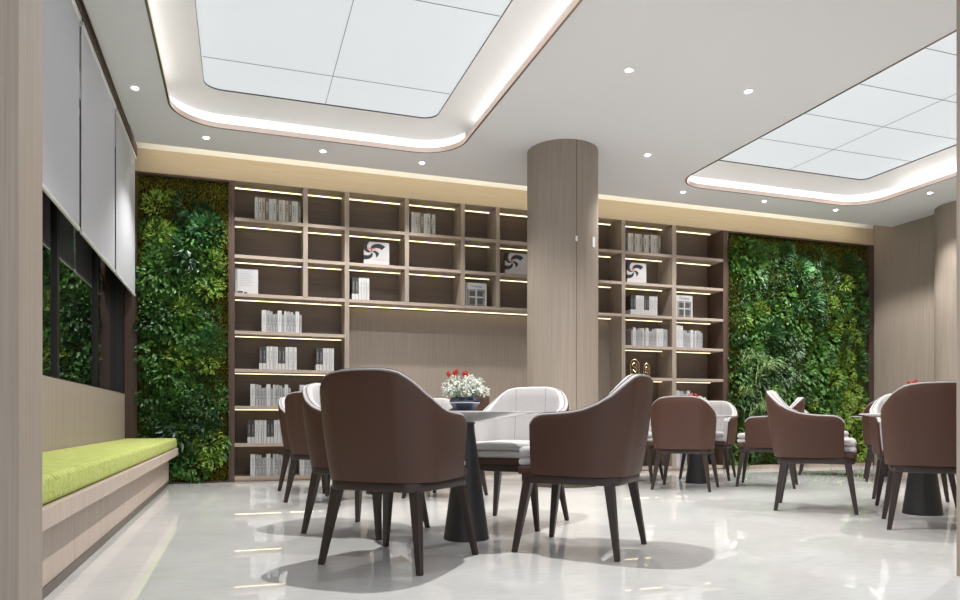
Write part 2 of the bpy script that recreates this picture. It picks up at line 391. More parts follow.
# ------------------------------------------------------------ bookcases
LV = [.055, .41, .81, 1.206, 1.611, 2.010, 2.419, 2.812, 3.20]   # shelf top heights, the last is the fascia bottom
TH = .035; DEP = .34
def bookcase(x0, x1, label, bays, name='bookcase'):
    """bays: list of (xa, xb, [levels with a shelf], back material)"""
    cx = (x0+x1)/2
    root = empty(name, (cx, YB, 0), 0, label, 'bookcase')
    def P(m, nm, mat, bevel=.0):
        for i, v in enumerate(m.v): m.v[i] = (v[0]-cx, v[1]-YB, v[2])
        return m.build(nm, mat, root, bevel=bevel)
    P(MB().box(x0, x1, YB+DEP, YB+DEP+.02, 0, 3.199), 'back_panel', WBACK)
    return root, P
def build_cases():
    # left unit, bays split only above the fifth shelf
    x0, x1 = -.097, 1.128
    r, P = bookcase(x0, x1, 'tall oak bookcase beside the left green wall, lit shelves with white books', None)
    P(MB().box(x0, x0+.042, YB, YB+DEP, 0, 3.199), 'side_panel', WFRAME)
    P(MB().box(x1-.022, x1, YB, YB+DEP, 0, 3.199), 'side_panel', WOOD)
    P(MB().box(.654, .704, YB, YB+DEP, 2.0, 3.199), 'divider', WOOD)
    for k, z in enumerate(LV[:-1]):
        P(MB().box(x0+.042, x1-.022, YB+.002, YB+DEP, z-TH, z), 'shelf', WSHELF)
        if k >= 1:
            segs = [(x0+.045, x1-.03)] if k < 6 else [(x0+.045, .652), (.706, x1-.03)]
            for a, b in segs: P(MB().box(a, b, YB+.235, YB+.252, z-TH-.006, z-TH), 'light_strip', LEDW)
    for a, b in ((x0+.045, .652), (.706, x1-.03)): P(MB().box(a, b, YB+.235, YB+.252, 3.192, 3.198), 'light_strip', LEDW)
    P(MB().box(x0+.042, x1-.022, YB+.01, YB+DEP, 0, .02), 'plinth', WOOD)
    # middle unit, open alcove below
    x0, x1 = 1.13, 4.614
    r, P = bookcase(x0, x1, 'wide oak bookcase behind the round column, rows of open cubes over a plain panel', None)
    P(MB().box(x0, x0+.024, YB, YB+DEP, 0, 3.199), 'side_panel', WOOD)
    P(MB().box(x1-.024, x1, YB, YB+DEP, 0, 3.199), 'side_panel', WOOD)
    P(MB().box(x0+.024, x1-.024, YB+.31, YB+.338, .10, 1.964), 'alcove_panel', WOOD)
    P(MB().box(x0+.024, x1-.024, YB+.02, YB+DEP, 0, .055), 'plinth', WOOD)
    ds = [1.811, 2.481, 2.919, 3.59, 4.235]
    for d in ds: P(MB().box(d-.024, d+.024, YB, YB+DEP, 2.0, 3.199), 'divider', WOOD)
    for k in (5, 6, 7): P(MB().box(x0+.024, x1-.024, YB+.002, YB+DEP, LV[k]-TH, LV[k]), 'shelf', WSHELF)
    xs = [x0+.024] + ds + [x1-.024]
    for k in (6, 7, 8):
        z = LV[k]-TH if k < 8 else 3.198
        for i in range(len(xs)-1): P(MB().box(xs[i]+.03, xs[i+1]-.03, YB+.235, YB+.252, z-.006, z), 'light_strip', LEDW)
    P(MB().box(x0+.05, x1-.05, YB+.235, YB+.252, LV[5]-TH-.006, LV[5]-TH), 'light_strip', LEDW)
    # right unit
    x0, x1 = 4.616, 6.185
    r, P = bookcase(x0, x1, 'tall oak bookcase beside the right green wall, right of the round column', None)
    P(MB().box(x0, x0+.026, YB, YB+DEP, 0, 3.199), 'side_panel', WOOD)
    P(MB().box(x1-.06, x1, YB, YB+DEP, 0, 3.199), 'side_panel', WFRAME)
    P(MB().box(5.334, 5.396, YB, YB+DEP, 0.02, 3.199), 'divider', WOOD)
    for k, z in enumerate(LV[:-1]):
        P(MB().box(x0+.026, x1-.06, YB+.002, YB+DEP, z-TH, z), 'shelf', WSHELF)
        if k >= 1:
            for a, b in ((x0+.03, 5.33), (5.40, x1-.09)): P(MB().box(a, b, YB+.235, YB+.252, z-TH-.006, z-TH), 'light_strip', LEDW)
    for a, b in ((x0+.03, 5.33), (5.40, x1-.09)): P(MB().box(a, b, YB+.235, YB+.252, 3.192, 3.198), 'light_strip', LEDW)
    P(MB().box(x0+.026, x1-.06, YB+.01, YB+DEP, 0, .02), 'plinth', WOOD)
build_cases()

# ------------------------------------------------------------ books
ORD = ['first','second','third','fourth','fifth','sixth','seventh','eighth','ninth','tenth','eleventh','twelfth','thirteenth','fourteenth','fifteenth','sixteenth','seventeenth','eighteenth']
BM = {}
def book(x, z, w, h, d, kind, label, group, y=YB+.035):
    key = (round(w, 3), round(h, 3), round(d, 3), kind)
    if key not in BM:
        m = MB(); t = .0025
        m.box(-w/2, w/2, 0, t, 0, h, 0)                      # spine
        m.box(-w/2, -w/2+t, t, d, 0, h, 0); m.box(w/2-t, w/2, t, d, 0, h, 0)
        m.box(-w/2+t, w/2-t, t, d-.006, .003, h-.004, 1)
        o = m.build('book', [BK[kind], PAGES]); BM[key] = o.data
    else:
        o = bpy.data.objects.new('book', BM[key]); C.objects.link(o)
    o.location = (x+w/2, y, z)
    tag(o, label, 'book', group)
    return o
SA = [('white',.038,.245),('lettered white',.036,.242),('cream',.03,.245),('grey',.036,.25),('white',.04,.238),('lettered white',.036,.243),('grey',.022,.236),('lettered white',.034,.238),('white',.03,.238),('cream',.034,.238),('grey',.03,.246),('lettered white',.036,.236),('white',.028,.238),('grey',.03,.232)]
SB = [('white',.050,.235),('mottled grey',.034,.232),('pale grey',.026,.225),('mottled grey',.026,.195),('pale grey',.020,.20),('white',.044,.237),('pale grey',.022,.195),('white',.018,.232),('mottled grey',.040,.232),('pale grey',.034,.225),('mottled grey',.02,.20),('white',.040,.235),('pale grey',.024,.20)]
SCC = [('black and white',.040,.25),('black and white',.040,.25),('white',.038,.248),('white',.036,.25),('white',.020,.249),('white',.034,.248)]
def row(xs, z, seq, place, group, off=0):
    x = xs; n = len(seq); sc = .90 if seq[0][0] == 'black and white' else 1.0
    for i, (k, w, h) in enumerate(seq):
        d = .17 + .012*((i*7+off) % 3)
        w = w*sc
        book(x, z+.0005, w-.0015, h, d, k, '%s book, %s from left %s' % (k, ORD[i], place), group)
        x += w + .0018
    return x
row(.15, LV[7], SA, 'on the left bookcase top shelf', 'books on the left bookcase top shelf')
row(1.87, LV[7], SA[:8], 'in the middle bookcase top row', 'books in the middle bookcase top row')
row(4.70, LV[7], (SA+SA)[4:4+14], 'on the right bookcase top shelf', 'books on the right bookcase top shelf')
row(1.19, LV[5], SCC, 'in middle bookcase above the plain panel', 'black and white books above the plain panel')
row(.222, LV[4], SB, 'on the left bookcase under the split cubes', 'grey books high on the left bookcase')
row(.195, LV[3], SCC+SCC, 'of the longer row, left bookcase fourth shelf up', 'black and white books in the long left row')
row(.795, LV[3], SCC, 'of the short row, left bookcase fourth shelf up', 'black and white books in the short left row')
row(.105, LV[2], SB, 'of left group, left bookcase third shelf up', 'grey books on the third shelf up')
row(.62, LV[2], SB[:9], 'of right group, left bookcase third shelf up', 'second group of grey books on the third shelf up')
row(.075, LV[1], SCC+SCC, 'on the left bookcase second shelf up', 'black and white books on the second shelf up')
row(.105, LV[0], SB, 'of left group, left bookcase bottom shelf', 'grey books on the bottom shelf')
row(.62, LV[0], SB[:9], 'of right group, left bookcase bottom shelf', 'second group of grey books on the bottom shelf')
row(4.74, LV[5], SCC+SCC, 'on right bookcase beside the magazine', 'black and white books in the right bookcase')
row(4.75, LV[4], SB[::-1]+SB[:3], 'in right bookcase above the bronze ornaments', 'grey books above the ornaments')
row(5.42, LV[4], [('white',.05,.29),('white',.05,.285)]+SB[1:11], 'on right bookcase below the magazine', 'grey books below the magazine')
row(5.42, LV[2], SB[:7], 'on right bookcase behind the red flowers', 'grey books behind the far table flowers')
row(5.42, LV[0], SB[:5], 'on the right bookcase bottom shelf', 'grey books on the right bookcase bottom shelf')

def front_book(x0, z, w, h, label, kind):
    y = YB+.07 if kind != 'mag' else YB+.06
    root = empty('book' if kind != 'mag' else 'magazine', (x0+w/2, y, z+.0005), 0, label, 'book' if kind != 'mag' else 'magazine')
    t = .03 if kind == 'swirl' else .018
    m = MB(); m.box(-w/2, w/2, 0, .002, 0, h, 0); m.box(-w/2, w/2, t-.002, t, 0, h, 0); m.box(-w/2, -w/2+.002, .002, t-.002, 0, h, 0)
    m.build('cover', [SWIRL if kind == 'swirl' else COVERW], root)
    MB().box(-w/2+.0025, w/2-.004, .0025, t-.0025, .003, h-.003).build('pages', PAGES, root)
    e = -.0008
    if kind == 'swirl':
        m = MB(); m.box(-w*.40, -w*.02, e, 0, h*.66, h*.68); m.box(-w*.36, -w*.06, e, 0, h*.70, h*.725); m.box(-.05*w, w*.36, e, 0, h*.24, h*.255); m.build('printed_lines', REDINK, root)
    elif kind == 'report':
        m = MB()
        for i in range(9): m.box(-w*.32, w*(.30-.06*((i*5) % 3)), e, 0, h*(.88-.068*i), h*(.895-.068*i))
        m.build('printed_lines', INKG, root)
        m = MB(); m.box(-w*.40, -w*.17, e, 0, h*.05, h*.12); m.box(-w*.12, w*.02, e, 0, h*.04, h*.09); m.build('printed_mark', INK, root)
    else:
        MB().box(-w*.42, w*.42, e, 0, .004, h*.74).build('cover_photo', PHOTOG, root)
        m = MB()
        for a, b in ((-.30, -.04), (.06, .32)):
            for c, d in ((.10, .36), (.44, .66)): m.box(a*w, b*w, e-.0006, e, c*h, d*h)
        m.box(-w*.42, w*.42, e-.0006, e, .004, h*.06)
        m.build('window_print', PHOTOD, root)
        m = MB(); m.box(-.02*w, .03*w, e-.001, e, .02*h, .72*h); m.box(-.36*w, .36*w, e-.001, e, .385*h, .42*h); m.build('window_bars_print', COVERW, root)
        cu = bpy.data.curves.new('title', 'FONT'); cu.body = 'Ordama'; cu.size = h*.155; cu.align_x = 'CENTER'; cu.extrude = .0004
        to = bpy.data.objects.new('title', cu); C.objects.link(to)
        bpy.context.view_layer.update()
        me = bpy.data.meshes.new_from_object(to); bpy.data.objects.remove(to)
        o = bpy.data.objects.new('title', me); C.objects.link(o); me.materials.clear(); me.materials.append(INK); o.parent = root
        o.rotation_euler = (PI/2, 0, 0); o.location = (0, e, h*.81)
    return root
front_book(-.05, LV[5], .235, .275, 'white text-covered book facing out at left end, beside the left green wall', 'report')
front_book(1.33, LV[6], .29, .265, 'black-and-white swirl cover book in the cube above the black and white books', 'swirl')
front_book(3.04, LV[6], .28, .265, 'black-and-white swirl cover book partly behind the round column', 'swirl')
front_book(4.71, LV[6], .28, .265, 'black-and-white swirl cover book in the right bookcase', 'swirl')
front_book(2.53, LV[5], .265, .28, 'white magazine with window photo in the middle bookcase, left of the column', 'mag')
front_book(5.43, LV[5], .255, .295, 'white magazine with window photo in the right bookcase', 'mag')

# bronze knot ornaments
def ornament(x, z, w, h, label):
    root = empty('arch_ornament', (x, YB+.10, z+.0005), 0, label, 'ornament', None)
    def arch(w, h, y, r):
        pts = [(-w/2, y, 0)] + [(-w/2*math.cos(PI*i/10), y, h-w/2+w/2*math.sin(PI*i/10)) for i in range(11)] + [(w/2, y, 0)]
        return pts
    MB().tube(arch(w, h, 0, 0), .013, 8).build('outer_arch', BRONZE, root, smooth=True)
    m = MB(); m.tube([(w*.28*math.sin(2*PI*i/16*1.5), .012*math.cos(2*PI*i/16*1.5), h*.08+h*.72*i/16) for i in range(17)], .010, 8)
    m.tube([(-w*.28*math.sin(2*PI*i/16*1.5), .012*math.cos(2*PI*i/16*1.5+PI), h*.08+h*.72*i/16) for i in range(17)], .010, 8)
    m.build('inner_twist', BRONZE, root, smooth=True)
    MB().box(-w/2-.012, w/2+.012, -.03, .03, 0, .012).build('base', BASEM, root, bevel=.003)
    return root
ornament(4.835, LV[3], .125, .235, 'larger bronze arched knot ornament on the right bookcase')
ornament(5.01, LV[3], .088, .18, 'smaller bronze arched knot ornament on the right bookcase')

# ------------------------------------------------------------ green walls
def leaf(m, p, d, n, L, W, seg=2):
    d = d.normalized(); s = d.cross(n)
    if s.length < .05: s = d.cross(Vector((1, 0, .3)))
    s.normalize(); n = s.cross(d)
    b = len(m.v)
    drop = Vector((0, 0, -1))*L*.18
    m.v += [tuple(p), tuple(p+d*L*.42+s*W*.5+n*.0), tuple(p+d*L*.45-n*W*.14), tuple(p+d*L*.42-s*W*.5), tuple(p+d*L+drop)]
    m.f += [(b, b+2, b+1), (b, b+3, b+2), (b+1, b+2, b+4), (b+2, b+3, b+4)]; m.m += [0]*4
def rv(a=1): return Vector((random.uniform(-a, a), random.uniform(-a, a), random.uniform(-a, a)))
def clump(kind):
    m = MB()
    if kind == 'grass':
        for i in range(34):
            a = random.uniform(-.95, .95); L = random.uniform(.28, .5); p = Vector((random.uniform(-.09, .09), -.02, random.uniform(.0, .12)))
            d = Vector((math.sin(a)*.8, -random.uniform(.3, .75), math.cos(a)*.75)); w = random.uniform(.005, .009)
            prev = None; rows = []
            for k in range(6):
                s = Vector((1, 0, 0)) if abs(d.x) < .8 else Vector((0, 0, 1))
                ww = w*(1-k/5.2)
                rows.append([p - s*ww, p + s*ww]); p = p + d*(L/5); d = d + Vector((0, 0, -.40))
                if d.y > 0: d.y = 0
                if p.y < -.16: d.y = max(d.y, 0)
            m.grid(rows)
        return m
    P = dict(broad=(150, .20, .062, .042, .6), lime=(120, .15, .062, .024, 1.), bush=(330, .18, .034, .018, .9), rosette=(130, .16, .070, .032, .4), pale=(120, .18, .05, .026, .6), deep=(44, .17, .105, .05, .4), ivy=(190, .2, .048, .036, .7))[kind]
    n, R, L, W, j = P
    for i in range(n):
        r = R*math.sqrt(random.random()); a = random.uniform(0, 2*PI)
        if kind == 'rosette':
            r = R*(i/n)**.8; a = i*2.4
        h = .03 + .075*(1-(r/R)**2) + random.uniform(-.015, .02)
        p = Vector((r*math.cos(a), -h, r*math.sin(a)))
        out = Vector((math.cos(a), 0, math.sin(a)))
        d = out*(.6 if kind != 'rosette' else .35+.9*r/R) + Vector((0, -.55-(.6 if kind == 'rosette' else .1)*(1-r/R), 0)) + rv(j*.55)
        if kind in ('broad', 'ivy', 'pale'): d += Vector((0, 0, -.35))
        if d.y > .1: d.y = .1
        nrm = Vector((0, -1, .45)) + rv(.55)
        leaf(m, p, d, nrm, L*random.uniform(.7, 1.2), W*random.uniform(.8, 1.15))
    return m
KM = dict(broad=('broad_leaf_plant', L_MID), ivy=('ivy_plant', L_DARK), lime=('lime_fern', L_LIME), bush=('small_leaf_shrub', L_MID), rosette=('rosette_plant', L_BLUE), pale=('variegated_plant', L_PALE), deep=('glossy_leaf_plant', L_DEEP), grass=('spider_grass', L_GRASS), dbush=('small_leaf_shrub', L_DARK), broadd=('broad_leaf_plant', L_DARK), ivym=('ivy_plant', L_MID), limeb=('lime_shrub', L_LIME), grassd=('spider_grass', L_GRASS))
SH = dict(dbush='bush', broadd='broad', ivym='ivy', limeb='bush')
CL = {}
def clump_mesh(kind, var):
    k = (kind, var)
    if k not in CL:
        nm, mat = KM[kind]
        o = clump(SH.get(kind, kind)).build(nm, mat); me = o.data; bpy.data.objects.remove(o); CL[k] = me
    return CL[k]
MY = YB+.05
def green_wall(x0, x1, z0, z1, label, feats, base, moss_top):
    cx = (x0+x1)/2
    root = empty('living_wall', (cx, MY, 0), 0, label, 'green wall')
    # frame
    fw = .016
    for a, b, c, d in ((x0, x0+fw, z0, z1), (x1-fw, x1, z0, z1), (x0+fw, x1-fw, z1-fw, z1), (x0+fw, x1-fw, z0, z0+fw)):
        MB().box(a-cx, b-cx, -.05, .12, c, d).build('frame', WFRAME, root)
    # moss bed
    nx, nz = int((x1-x0)/.03), int((z1-z0)/.03); rows = []
    for i in range(nz+1):
        rows.append([(x0+fw-cx+(x1-x0-2*fw)*j/nx, random.uniform(-.014, .014), z0+fw+(z1-z0-2*fw)*i/nz) for j in range(nx+1)])
    mo = MB().grid(rows).build('moss_bed', MOSS, root, smooth=True); mo['kind'] = 'stuff'
    # moss tufts give the bed relief
    m = MB()
    for i in range(int((x1-x0)*(z1-z0)*1500)):
        p = Vector((random.uniform(x0+.05, x1-.05)-cx, -.005, random.uniform(z0+.05, z1-.05)))
        leaf(m, p, Vector((random.uniform(-1, 1), -.9, random.uniform(-1, 1))), Vector((0, -1, 0))+rv(.8), .028, .014)
    mt = m.build('moss_tufts', MOSS, root); mt['kind'] = 'stuff'
    def put(kind, x, z, s=1., y=0.):
        nm, _ = KM[kind]
        R = .2*s; x = min(max(x, x0+.05+R*.8), x1-.05-R*.8); z = min(max(z, z0+.05+R*.8), z1-.05-R*.6)
        o = bpy.data.objects.new(nm, clump_mesh(kind, random.randint(0, 2))); C.objects.link(o); o.parent = root
        o.location = (x-cx, -.004+y, z); o.scale = (s, min(s, 1.1), s)
        if kind not in ('grass', 'broad', 'ivy', 'pale', 'broadd', 'ivym', 'deep'): o.rotation_euler = (0, random.uniform(0, 6.28), 0)
        else: o.rotation_euler = (0, random.uniform(-.4, .4), 0)
    base(put)
    for f in feats: put(*f)
    return root
# left wall plants, positions in metres
def baseL(put):
    z = .2; k = 0
    while z < 2.60:
        for j, x in enumerate((-.84, -.66, -.48, -.33)):
            if j == 3 and random.random() < .5: continue
            put(random.choice(['ivy', 'broad', 'ivym', 'dbush', 'broadd', 'ivy', 'bush']), x+random.uniform(-.05, .05), z+random.uniform(-.06, .06), random.uniform(.8, 1.05))
        z += .235
featL = [('lime', -.82, 2.88, .8), ('lime', -.66, 2.96, .55), ('deep', -.52, 2.86, .9), ('deep', -.40, 2.74, 1.0), ('rosette', -.34, 2.66, 1.05), ('lime', -.78, 2.58, .95, -.03), ('bush', -.75, 2.36, 1.1, -.02),
 ('deep', -.52, 2.45, 1.0, -.02), ('lime', -.26, 2.32, .85, -.03), ('lime', -.25, 2.06, .9, -.03), ('lime', -.56, 1.80, .8, -.03), ('broad', -.5, 1.55, 1.1, -.03), ('rosette', -.3, 1.5, .9, -.03), ('lime', -.62, 1.32, .9, -.03), ('lime', -.32, 1.25, .7, -.03),
 ('ivym', -.72, 1.15, 1.0, -.03), ('dbush', -.32, .80, 1.25, -.03), ('bush', -.5, 1.0, .9, -.03), ('lime', -.48, .52, .8, -.03), ('lime', -.30, .42, .95, -.03), ('lime', -.28, .25, .8, -.03), ('deep', -.6, .55, 1.0, -.03), ('deep', -.35, .6, .8, -.04)]
green_wall(-1.012, -.099, .0, 3.195, 'tall green plant wall at the left end behind the bench', featL, baseL, .2)
def baseR(put):
    z = .18
    while z < 3.05:
        x = 6.36
        while x < 8.55:
            g = (x-6.2)/2.4
            if z > 2.0: ch = ['dbush', 'bush', 'ivym', 'bush', 'dbush', 'broad'] if g < .6 else ['dbush', 'bush', 'bush', 'limeb', 'broadd']
            elif g < .45: ch = ['ivy', 'ivym', 'broadd', 'broad', 'dbush']
            elif g < .75: ch = ['dbush', 'bush', 'bush', 'ivym', 'broad']
            else: ch = ['limeb', 'bush', 'bush', 'broad', 'dbush', 'lime']
            put(random.choice(ch), x+random.uniform(-.06, .06), z+random.uniform(-.06, .06), random.uniform(.9, 1.15))
            x += .262
        z += .27
featR = [('ivym', 6.45, 2.85, 1.1, -.02), ('broad', 6.6, 2.7, 1.1, -.03), ('rosette', 7.35, 2.72, 1.25, -.03), ('rosette', 7.15, 2.98, .8, -.03), ('lime', 6.72, 2.15, .8, -.03), ('lime', 6.42, 2.0, .9, -.03), ('rosette', 6.85, 1.86, 1.2, -.04), ('rosette', 7.55, 2.28, 1.2, -.03),
 ('rosette', 7.25, 2.2, .8, -.03), ('lime', 8.15, 2.6, .95, -.03), ('lime', 8.4, 2.75, .7, -.03), ('lime', 8.0, 1.95, .8, -.03), ('lime', 8.35, 1.85, .7, -.03), ('lime', 8.2, 1.55, .9, -.03), ('lime', 7.95, 1.25, .9, -.04), ('lime', 8.35, 1.05, .8, -.03), ('lime', 8.1, .65, .95, -.04), ('lime', 8.4, .5, .8, -.03), ('limeb', 8.2, .9, 1, -.03),
 ('grass', 6.50, 1.42, 1., -.03), ('grass', 6.78, 1.30, 1.1, -.04), ('grass', 6.45, .95, 1., -.04), ('grass', 6.66, .75, 1., -.04), ('grass', 6.9, .95, .9, -.04), ('pale', 7.3, 1.62, .8, -.04), ('pale', 7.1, 1.28, .9, -.04), ('pale', 7.35, 1.3, .8, -.04), ('pale', 6.75, .62, 1., -.05), ('pale', 6.5, .45, .9, -.04), ('pale', 7.0, .35, .8, -.04), ('lime', 7.6, .9, .7, -.03)]
green_wall(6.19, 8.66, .0, 3.195, 'wide green plant wall at the right end, beside the right bookcase', featR, baseR, .1)
struct(MB().box(-1.108, -1.0125, YB-.012, YB+.4, 0, 3.199).build('trim_9', WFRAME))
struct(MB().box(8.66, XR, YB, YB+.4, 0, 3.2).build('trim_8', WFRAME))
struct(MB().box(6.19, 8.66, YB-.05, YB-.002, 0, .05).build('baseboard_back', WBENCH))

# ------------------------------------------------------------ bench
b = empty('window_bench', (-.85, 5.1, 0), 0, 'long built-in oak bench with lime cushion beneath the dark window', 'bench')
def BP(m, nm, mat, bevel=0, smooth=False, seg=2):
    for i, v in enumerate(m.v): m.v[i] = (v[0]+.85, v[1]-5.1, v[2])
    return m.build(nm, mat, b, bevel=bevel, smooth=smooth, bseg=seg)
BP(MB().box(-1.10, -.692, YF+.01, 7.93, .04, .30), 'base', WBENCH)
BP(MB().box(-1.10, -.685, YF+.01, 7.935, 0, .04), 'plinth', TOE)
BP(MB().box(-1.10, -.600, YF+.01, 7.94, .30, .372), 'seat_board', WBENCH, .003)
BP(MB().box(-1.098, -.612, YF+.02, 7.93, .374, .475), 'seat_cushion', CUSH, .022, True, 4)

# ------------------------------------------------------------ roller blinds
def blind(y0, y1, label):
    root = empty('roller_blind', (-1.01, (y0+y1)/2, 1.91), 0, label, 'blind', None)
    h = (y1-y0)/2
    MB().box(-.002, .002, -h, h, .02, 3.33-1.91).build('fabric', BLIND, root)
    MB().box(-.009, .009, -h, h, 0, .024).build('bottom_bar', TRIMW, root, bevel=.003)
    MB().box(-.02, .014, -h-.008, h+.008, 3.30-1.91, 3.333-1.91).build('top_rail', TRIMW, root, bevel=.003)
    return root
blind(3.965, 5.32, 'white roller blind nearest the front pillar, half lowered over the window')
blind(5.385, 6.73, 'white roller blind, middle of the three over the window')
blind(6.80, 7.955, 'white roller blind nearest the left green wall')

# ------------------------------------------------------------ tables
def table(x, y, label):
    t = empty('round_table', (x, y, 0), 0, label, 'table', 'round pedestal tables')
    m = MB(); m.lathe([(.07, .648), (.385, .696), (.399, .699), (.40, .703), (.398, .706), (0.0001, .706)], 64); m.build('tabletop', TOPM, t, smooth=True)
    m = MB(); m.lathe([(.126, 0), (.127, .006), (.124, .02), (.044, .625), (.044, .64), (.052, .642), (.052, .650)], 40); m.build('pedestal', BASEM, t, smooth=True)
    return t
TB = [(1.195, 3.79), (1.195, 6.38), (4.55, 6.36), (4.55, 3.76), (7.19, 6.38)]
TL = ['round pale stone table with black pedestal in the foreground, nearest the bench side',
      'round pale stone table with black pedestal, far left behind the foreground group',
      'round pale stone table with black pedestal, far middle right of the column',
      'round pale stone table with black pedestal at the right front, partly behind a chair',
      'round pale stone table at far right, before the green wall\'s right edge']
t0 = table(*TB[0], TL[0])
for i in range(1, 5): dup(t0, (*TB[i], 0), 0, TL[i])

# flower bowls
def bowl(x, y, label):
    z = .7065
    t = empty('flower_bowl', (x, y, z), 0, label, 'flower bowl', 'flower bowls on the tables')
    n = 10
    m = MB(); m.lathe([(.052, 0), (.056, .003), (.086, .046), (.088, .060), (.078, .079), (.072, .079), (.08, .058), (.076, .046), (.04, .012), (.001, .01)], n); bw = m.build('bowl', CERAM, t)
    m = MB(); m.lathe([(.0862, .0455), (.0885, .0475), (.0893, .050), (.0885, .052), (.0870, .052)], n, cap=False); m.build('glaze_band', RIMW, bw)
    # stems and leaves
    m = MB(); m2 = MB(); pr = random.Random(5)
    heads = []
    for i in range(16):
        a = i*2.4; r = .035+.085*math.sqrt(i/16); zz = .175-.07*(i/16)+pr.uniform(-.01, .01)
        heads.append(Vector((r*math.cos(a), r*math.sin(a), zz)))
    for h in heads: m.tube([(h.x*.25, h.y*.25, .03), (h.x*.55, h.y*.55, .085), tuple(h)], .002, 5)
    tul = [Vector((-.098, -.02, .192)), Vector((-.046, .0, .206)), Vector((-.008, -.02, .192)), Vector((.010, -.03, .178)), Vector((.02, .04, .20)), Vector((-.04, .06, .20))]
    for h in tul: m.tube([(h.x*.2, h.y*.2, .03), (h.x*.7, h.y*.7, .12), tuple(h)], .0025, 5)
    for i in range(60):
        a = pr.uniform(0, 2*PI); r = pr.uniform(.02, .11)
        leaf(m2, Vector((r*math.cos(a), r*math.sin(a), pr.uniform(.08, .13))), Vector((math.cos(a), math.sin(a), pr.uniform(-.1, .8))), Vector((0, 0, 1))+Vector((pr.uniform(-.5, .5), pr.uniform(-.5, .5), 0)), .045, .018)
    m.build('stems', STEM, t, smooth=True); m2.build('foliage', STEMB, t)
    m3 = MB()
    for h in heads:
        for k in range(36):
            d = Vector((pr.gauss(0, 1), pr.gauss(0, 1), pr.gauss(0, 1)+.3)).normalized(); p = h + d*pr.uniform(.012, .026)
            leaf(m3, p, d+Vector((pr.uniform(-.6, .6), pr.uniform(-.6, .6), pr.uniform(-.6, .6))), d, .017, .012)
    fl = m3.build('white_blossoms', PETW, t); fl['kind'] = 'stuff'
    for h in tul:
        mm = MB()
        for k in range(6):
            a = k*PI/3; out = Vector((math.cos(a), math.sin(a), 0))
            rows = []
            for q in range(5):
                u = q/4; rad = .0085*math.sin(PI*(.12+.72*u))+.001; c = Vector((0, 0, u*.030)) + out*rad
                s = Vector((-out.y, out.x, 0))*(.0075*math.sin(PI*(.1+.86*u)))
                rows.append([h+c-s*1.0, h+c+out*.0012, h+c+s*1.0])
            mm.grid(rows)
        mm.build('red_bud', PETR, t, smooth=True)
    return t
BL = ['navy bowl of white blossoms and red buds on the foreground table', 'navy bowl of white blossoms and red buds on the far left table',
      'navy bowl of white blossoms and red buds on the far middle table', 'navy bowl of flowers on the right front table, mostly behind a chair',
      'navy bowl of white blossoms and red buds on the far right table']
b0 = bowl(TB[0][0]-.01, TB[0][1], BL[0])
for i in range(1, 5): dup(b0, (TB[i][0]-.02, TB[i][1], .7065), 0, BL[i])

# ------------------------------------------------------------ chairs
HW, YBK, YFR, RC, ZB = .275, -.275, .185, .15, .388
def plan():
    """(x, y, outward normal, weight of lean, kind) from front right arm round the back to the front left arm"""
    pts = []
    def side(sgn, n=14):
        out = []
        for i in range(n):
            u = i/n; y = YFR - (YFR-(YBK+RC))*u**1.0
            x = HW - .040*max(0, (y-(-.12))/.305)**1.4
            out.append((sgn*x, y, Vector((sgn, 0, 0))))
        return out
    R = side(1); 
    arc = [(HW-RC+RC*math.cos(a), YBK+RC+RC*math.sin(a), Vector((math.cos(a), math.sin(a), 0))) for a in [-PI/2*i/10 for i in range(10)]]
    nb = 14
    back = []
    for i in range(nb+1):
        x = (HW-RC)*(1-2*i/nb); back.append((x, YBK-.012*(1-(x/(HW-RC))**2), Vector((0, -1, 0))))
    pts = R + arc + back
    pts += [(-x, y, Vector((-n.x, n.y, 0))) for x, y, n in reversed(arc)]
    pts += [(-x, y, Vector((-n.x, n.y, 0))) for x, y, n in reversed(R)]
    return pts
PL = plan()
def sstep(a, b, x):
    t = min(max((x-a)/(b-a), 0), 1); return t*t*(3-2*t)
def htop(x, y, front=True):
    # back .885, swooping down round the corner to the arm at .69
    s = abs(x) if y < YBK+.001 else None
    if y <= YBK+RC:                              # back and corners, arc position
        if abs(x) <= HW-RC: q = abs(x)
        else: q = (HW-RC) + RC*math.atan2(abs(x)-(HW-RC), -(y-(YBK+RC)))
    else: q = (HW-RC) + RC*PI/2 + (y-(YBK+RC))
    # q runs 0 (back centre) .. .125 (corner start) .. .321 (corner end) .. .656 (front of the arm)
    K = [(0, .873), (.10, .871), (.14, .866), (.172, .855), (.21, .826), (.265, .768), (.32, .728), (.375, .706), (.435, .694), (.50, .688), (.565, .685), (.615, .682), (.645, .670), (.665, .650), (.677, .625), (.683, .59)]
    for (a, za), (b_, zb) in zip(K, K[1:]):
        if q <= b_: return za + (zb-za)*(q-a)/(b_-a)
    return K[-1][1]
def shp(i, z, off):
    x, y, n = PL[i]
    u = max(0, (z-ZB)/.5)
    lean = (.062*max(0, -n.y)**1.2 + .022*abs(n.x))*u + .010*math.sin(min(1, u)*PI)
    p = Vector((x, y, z)) + n*(lean+off)
    # arms draw back slightly towards the top at their front
    return p
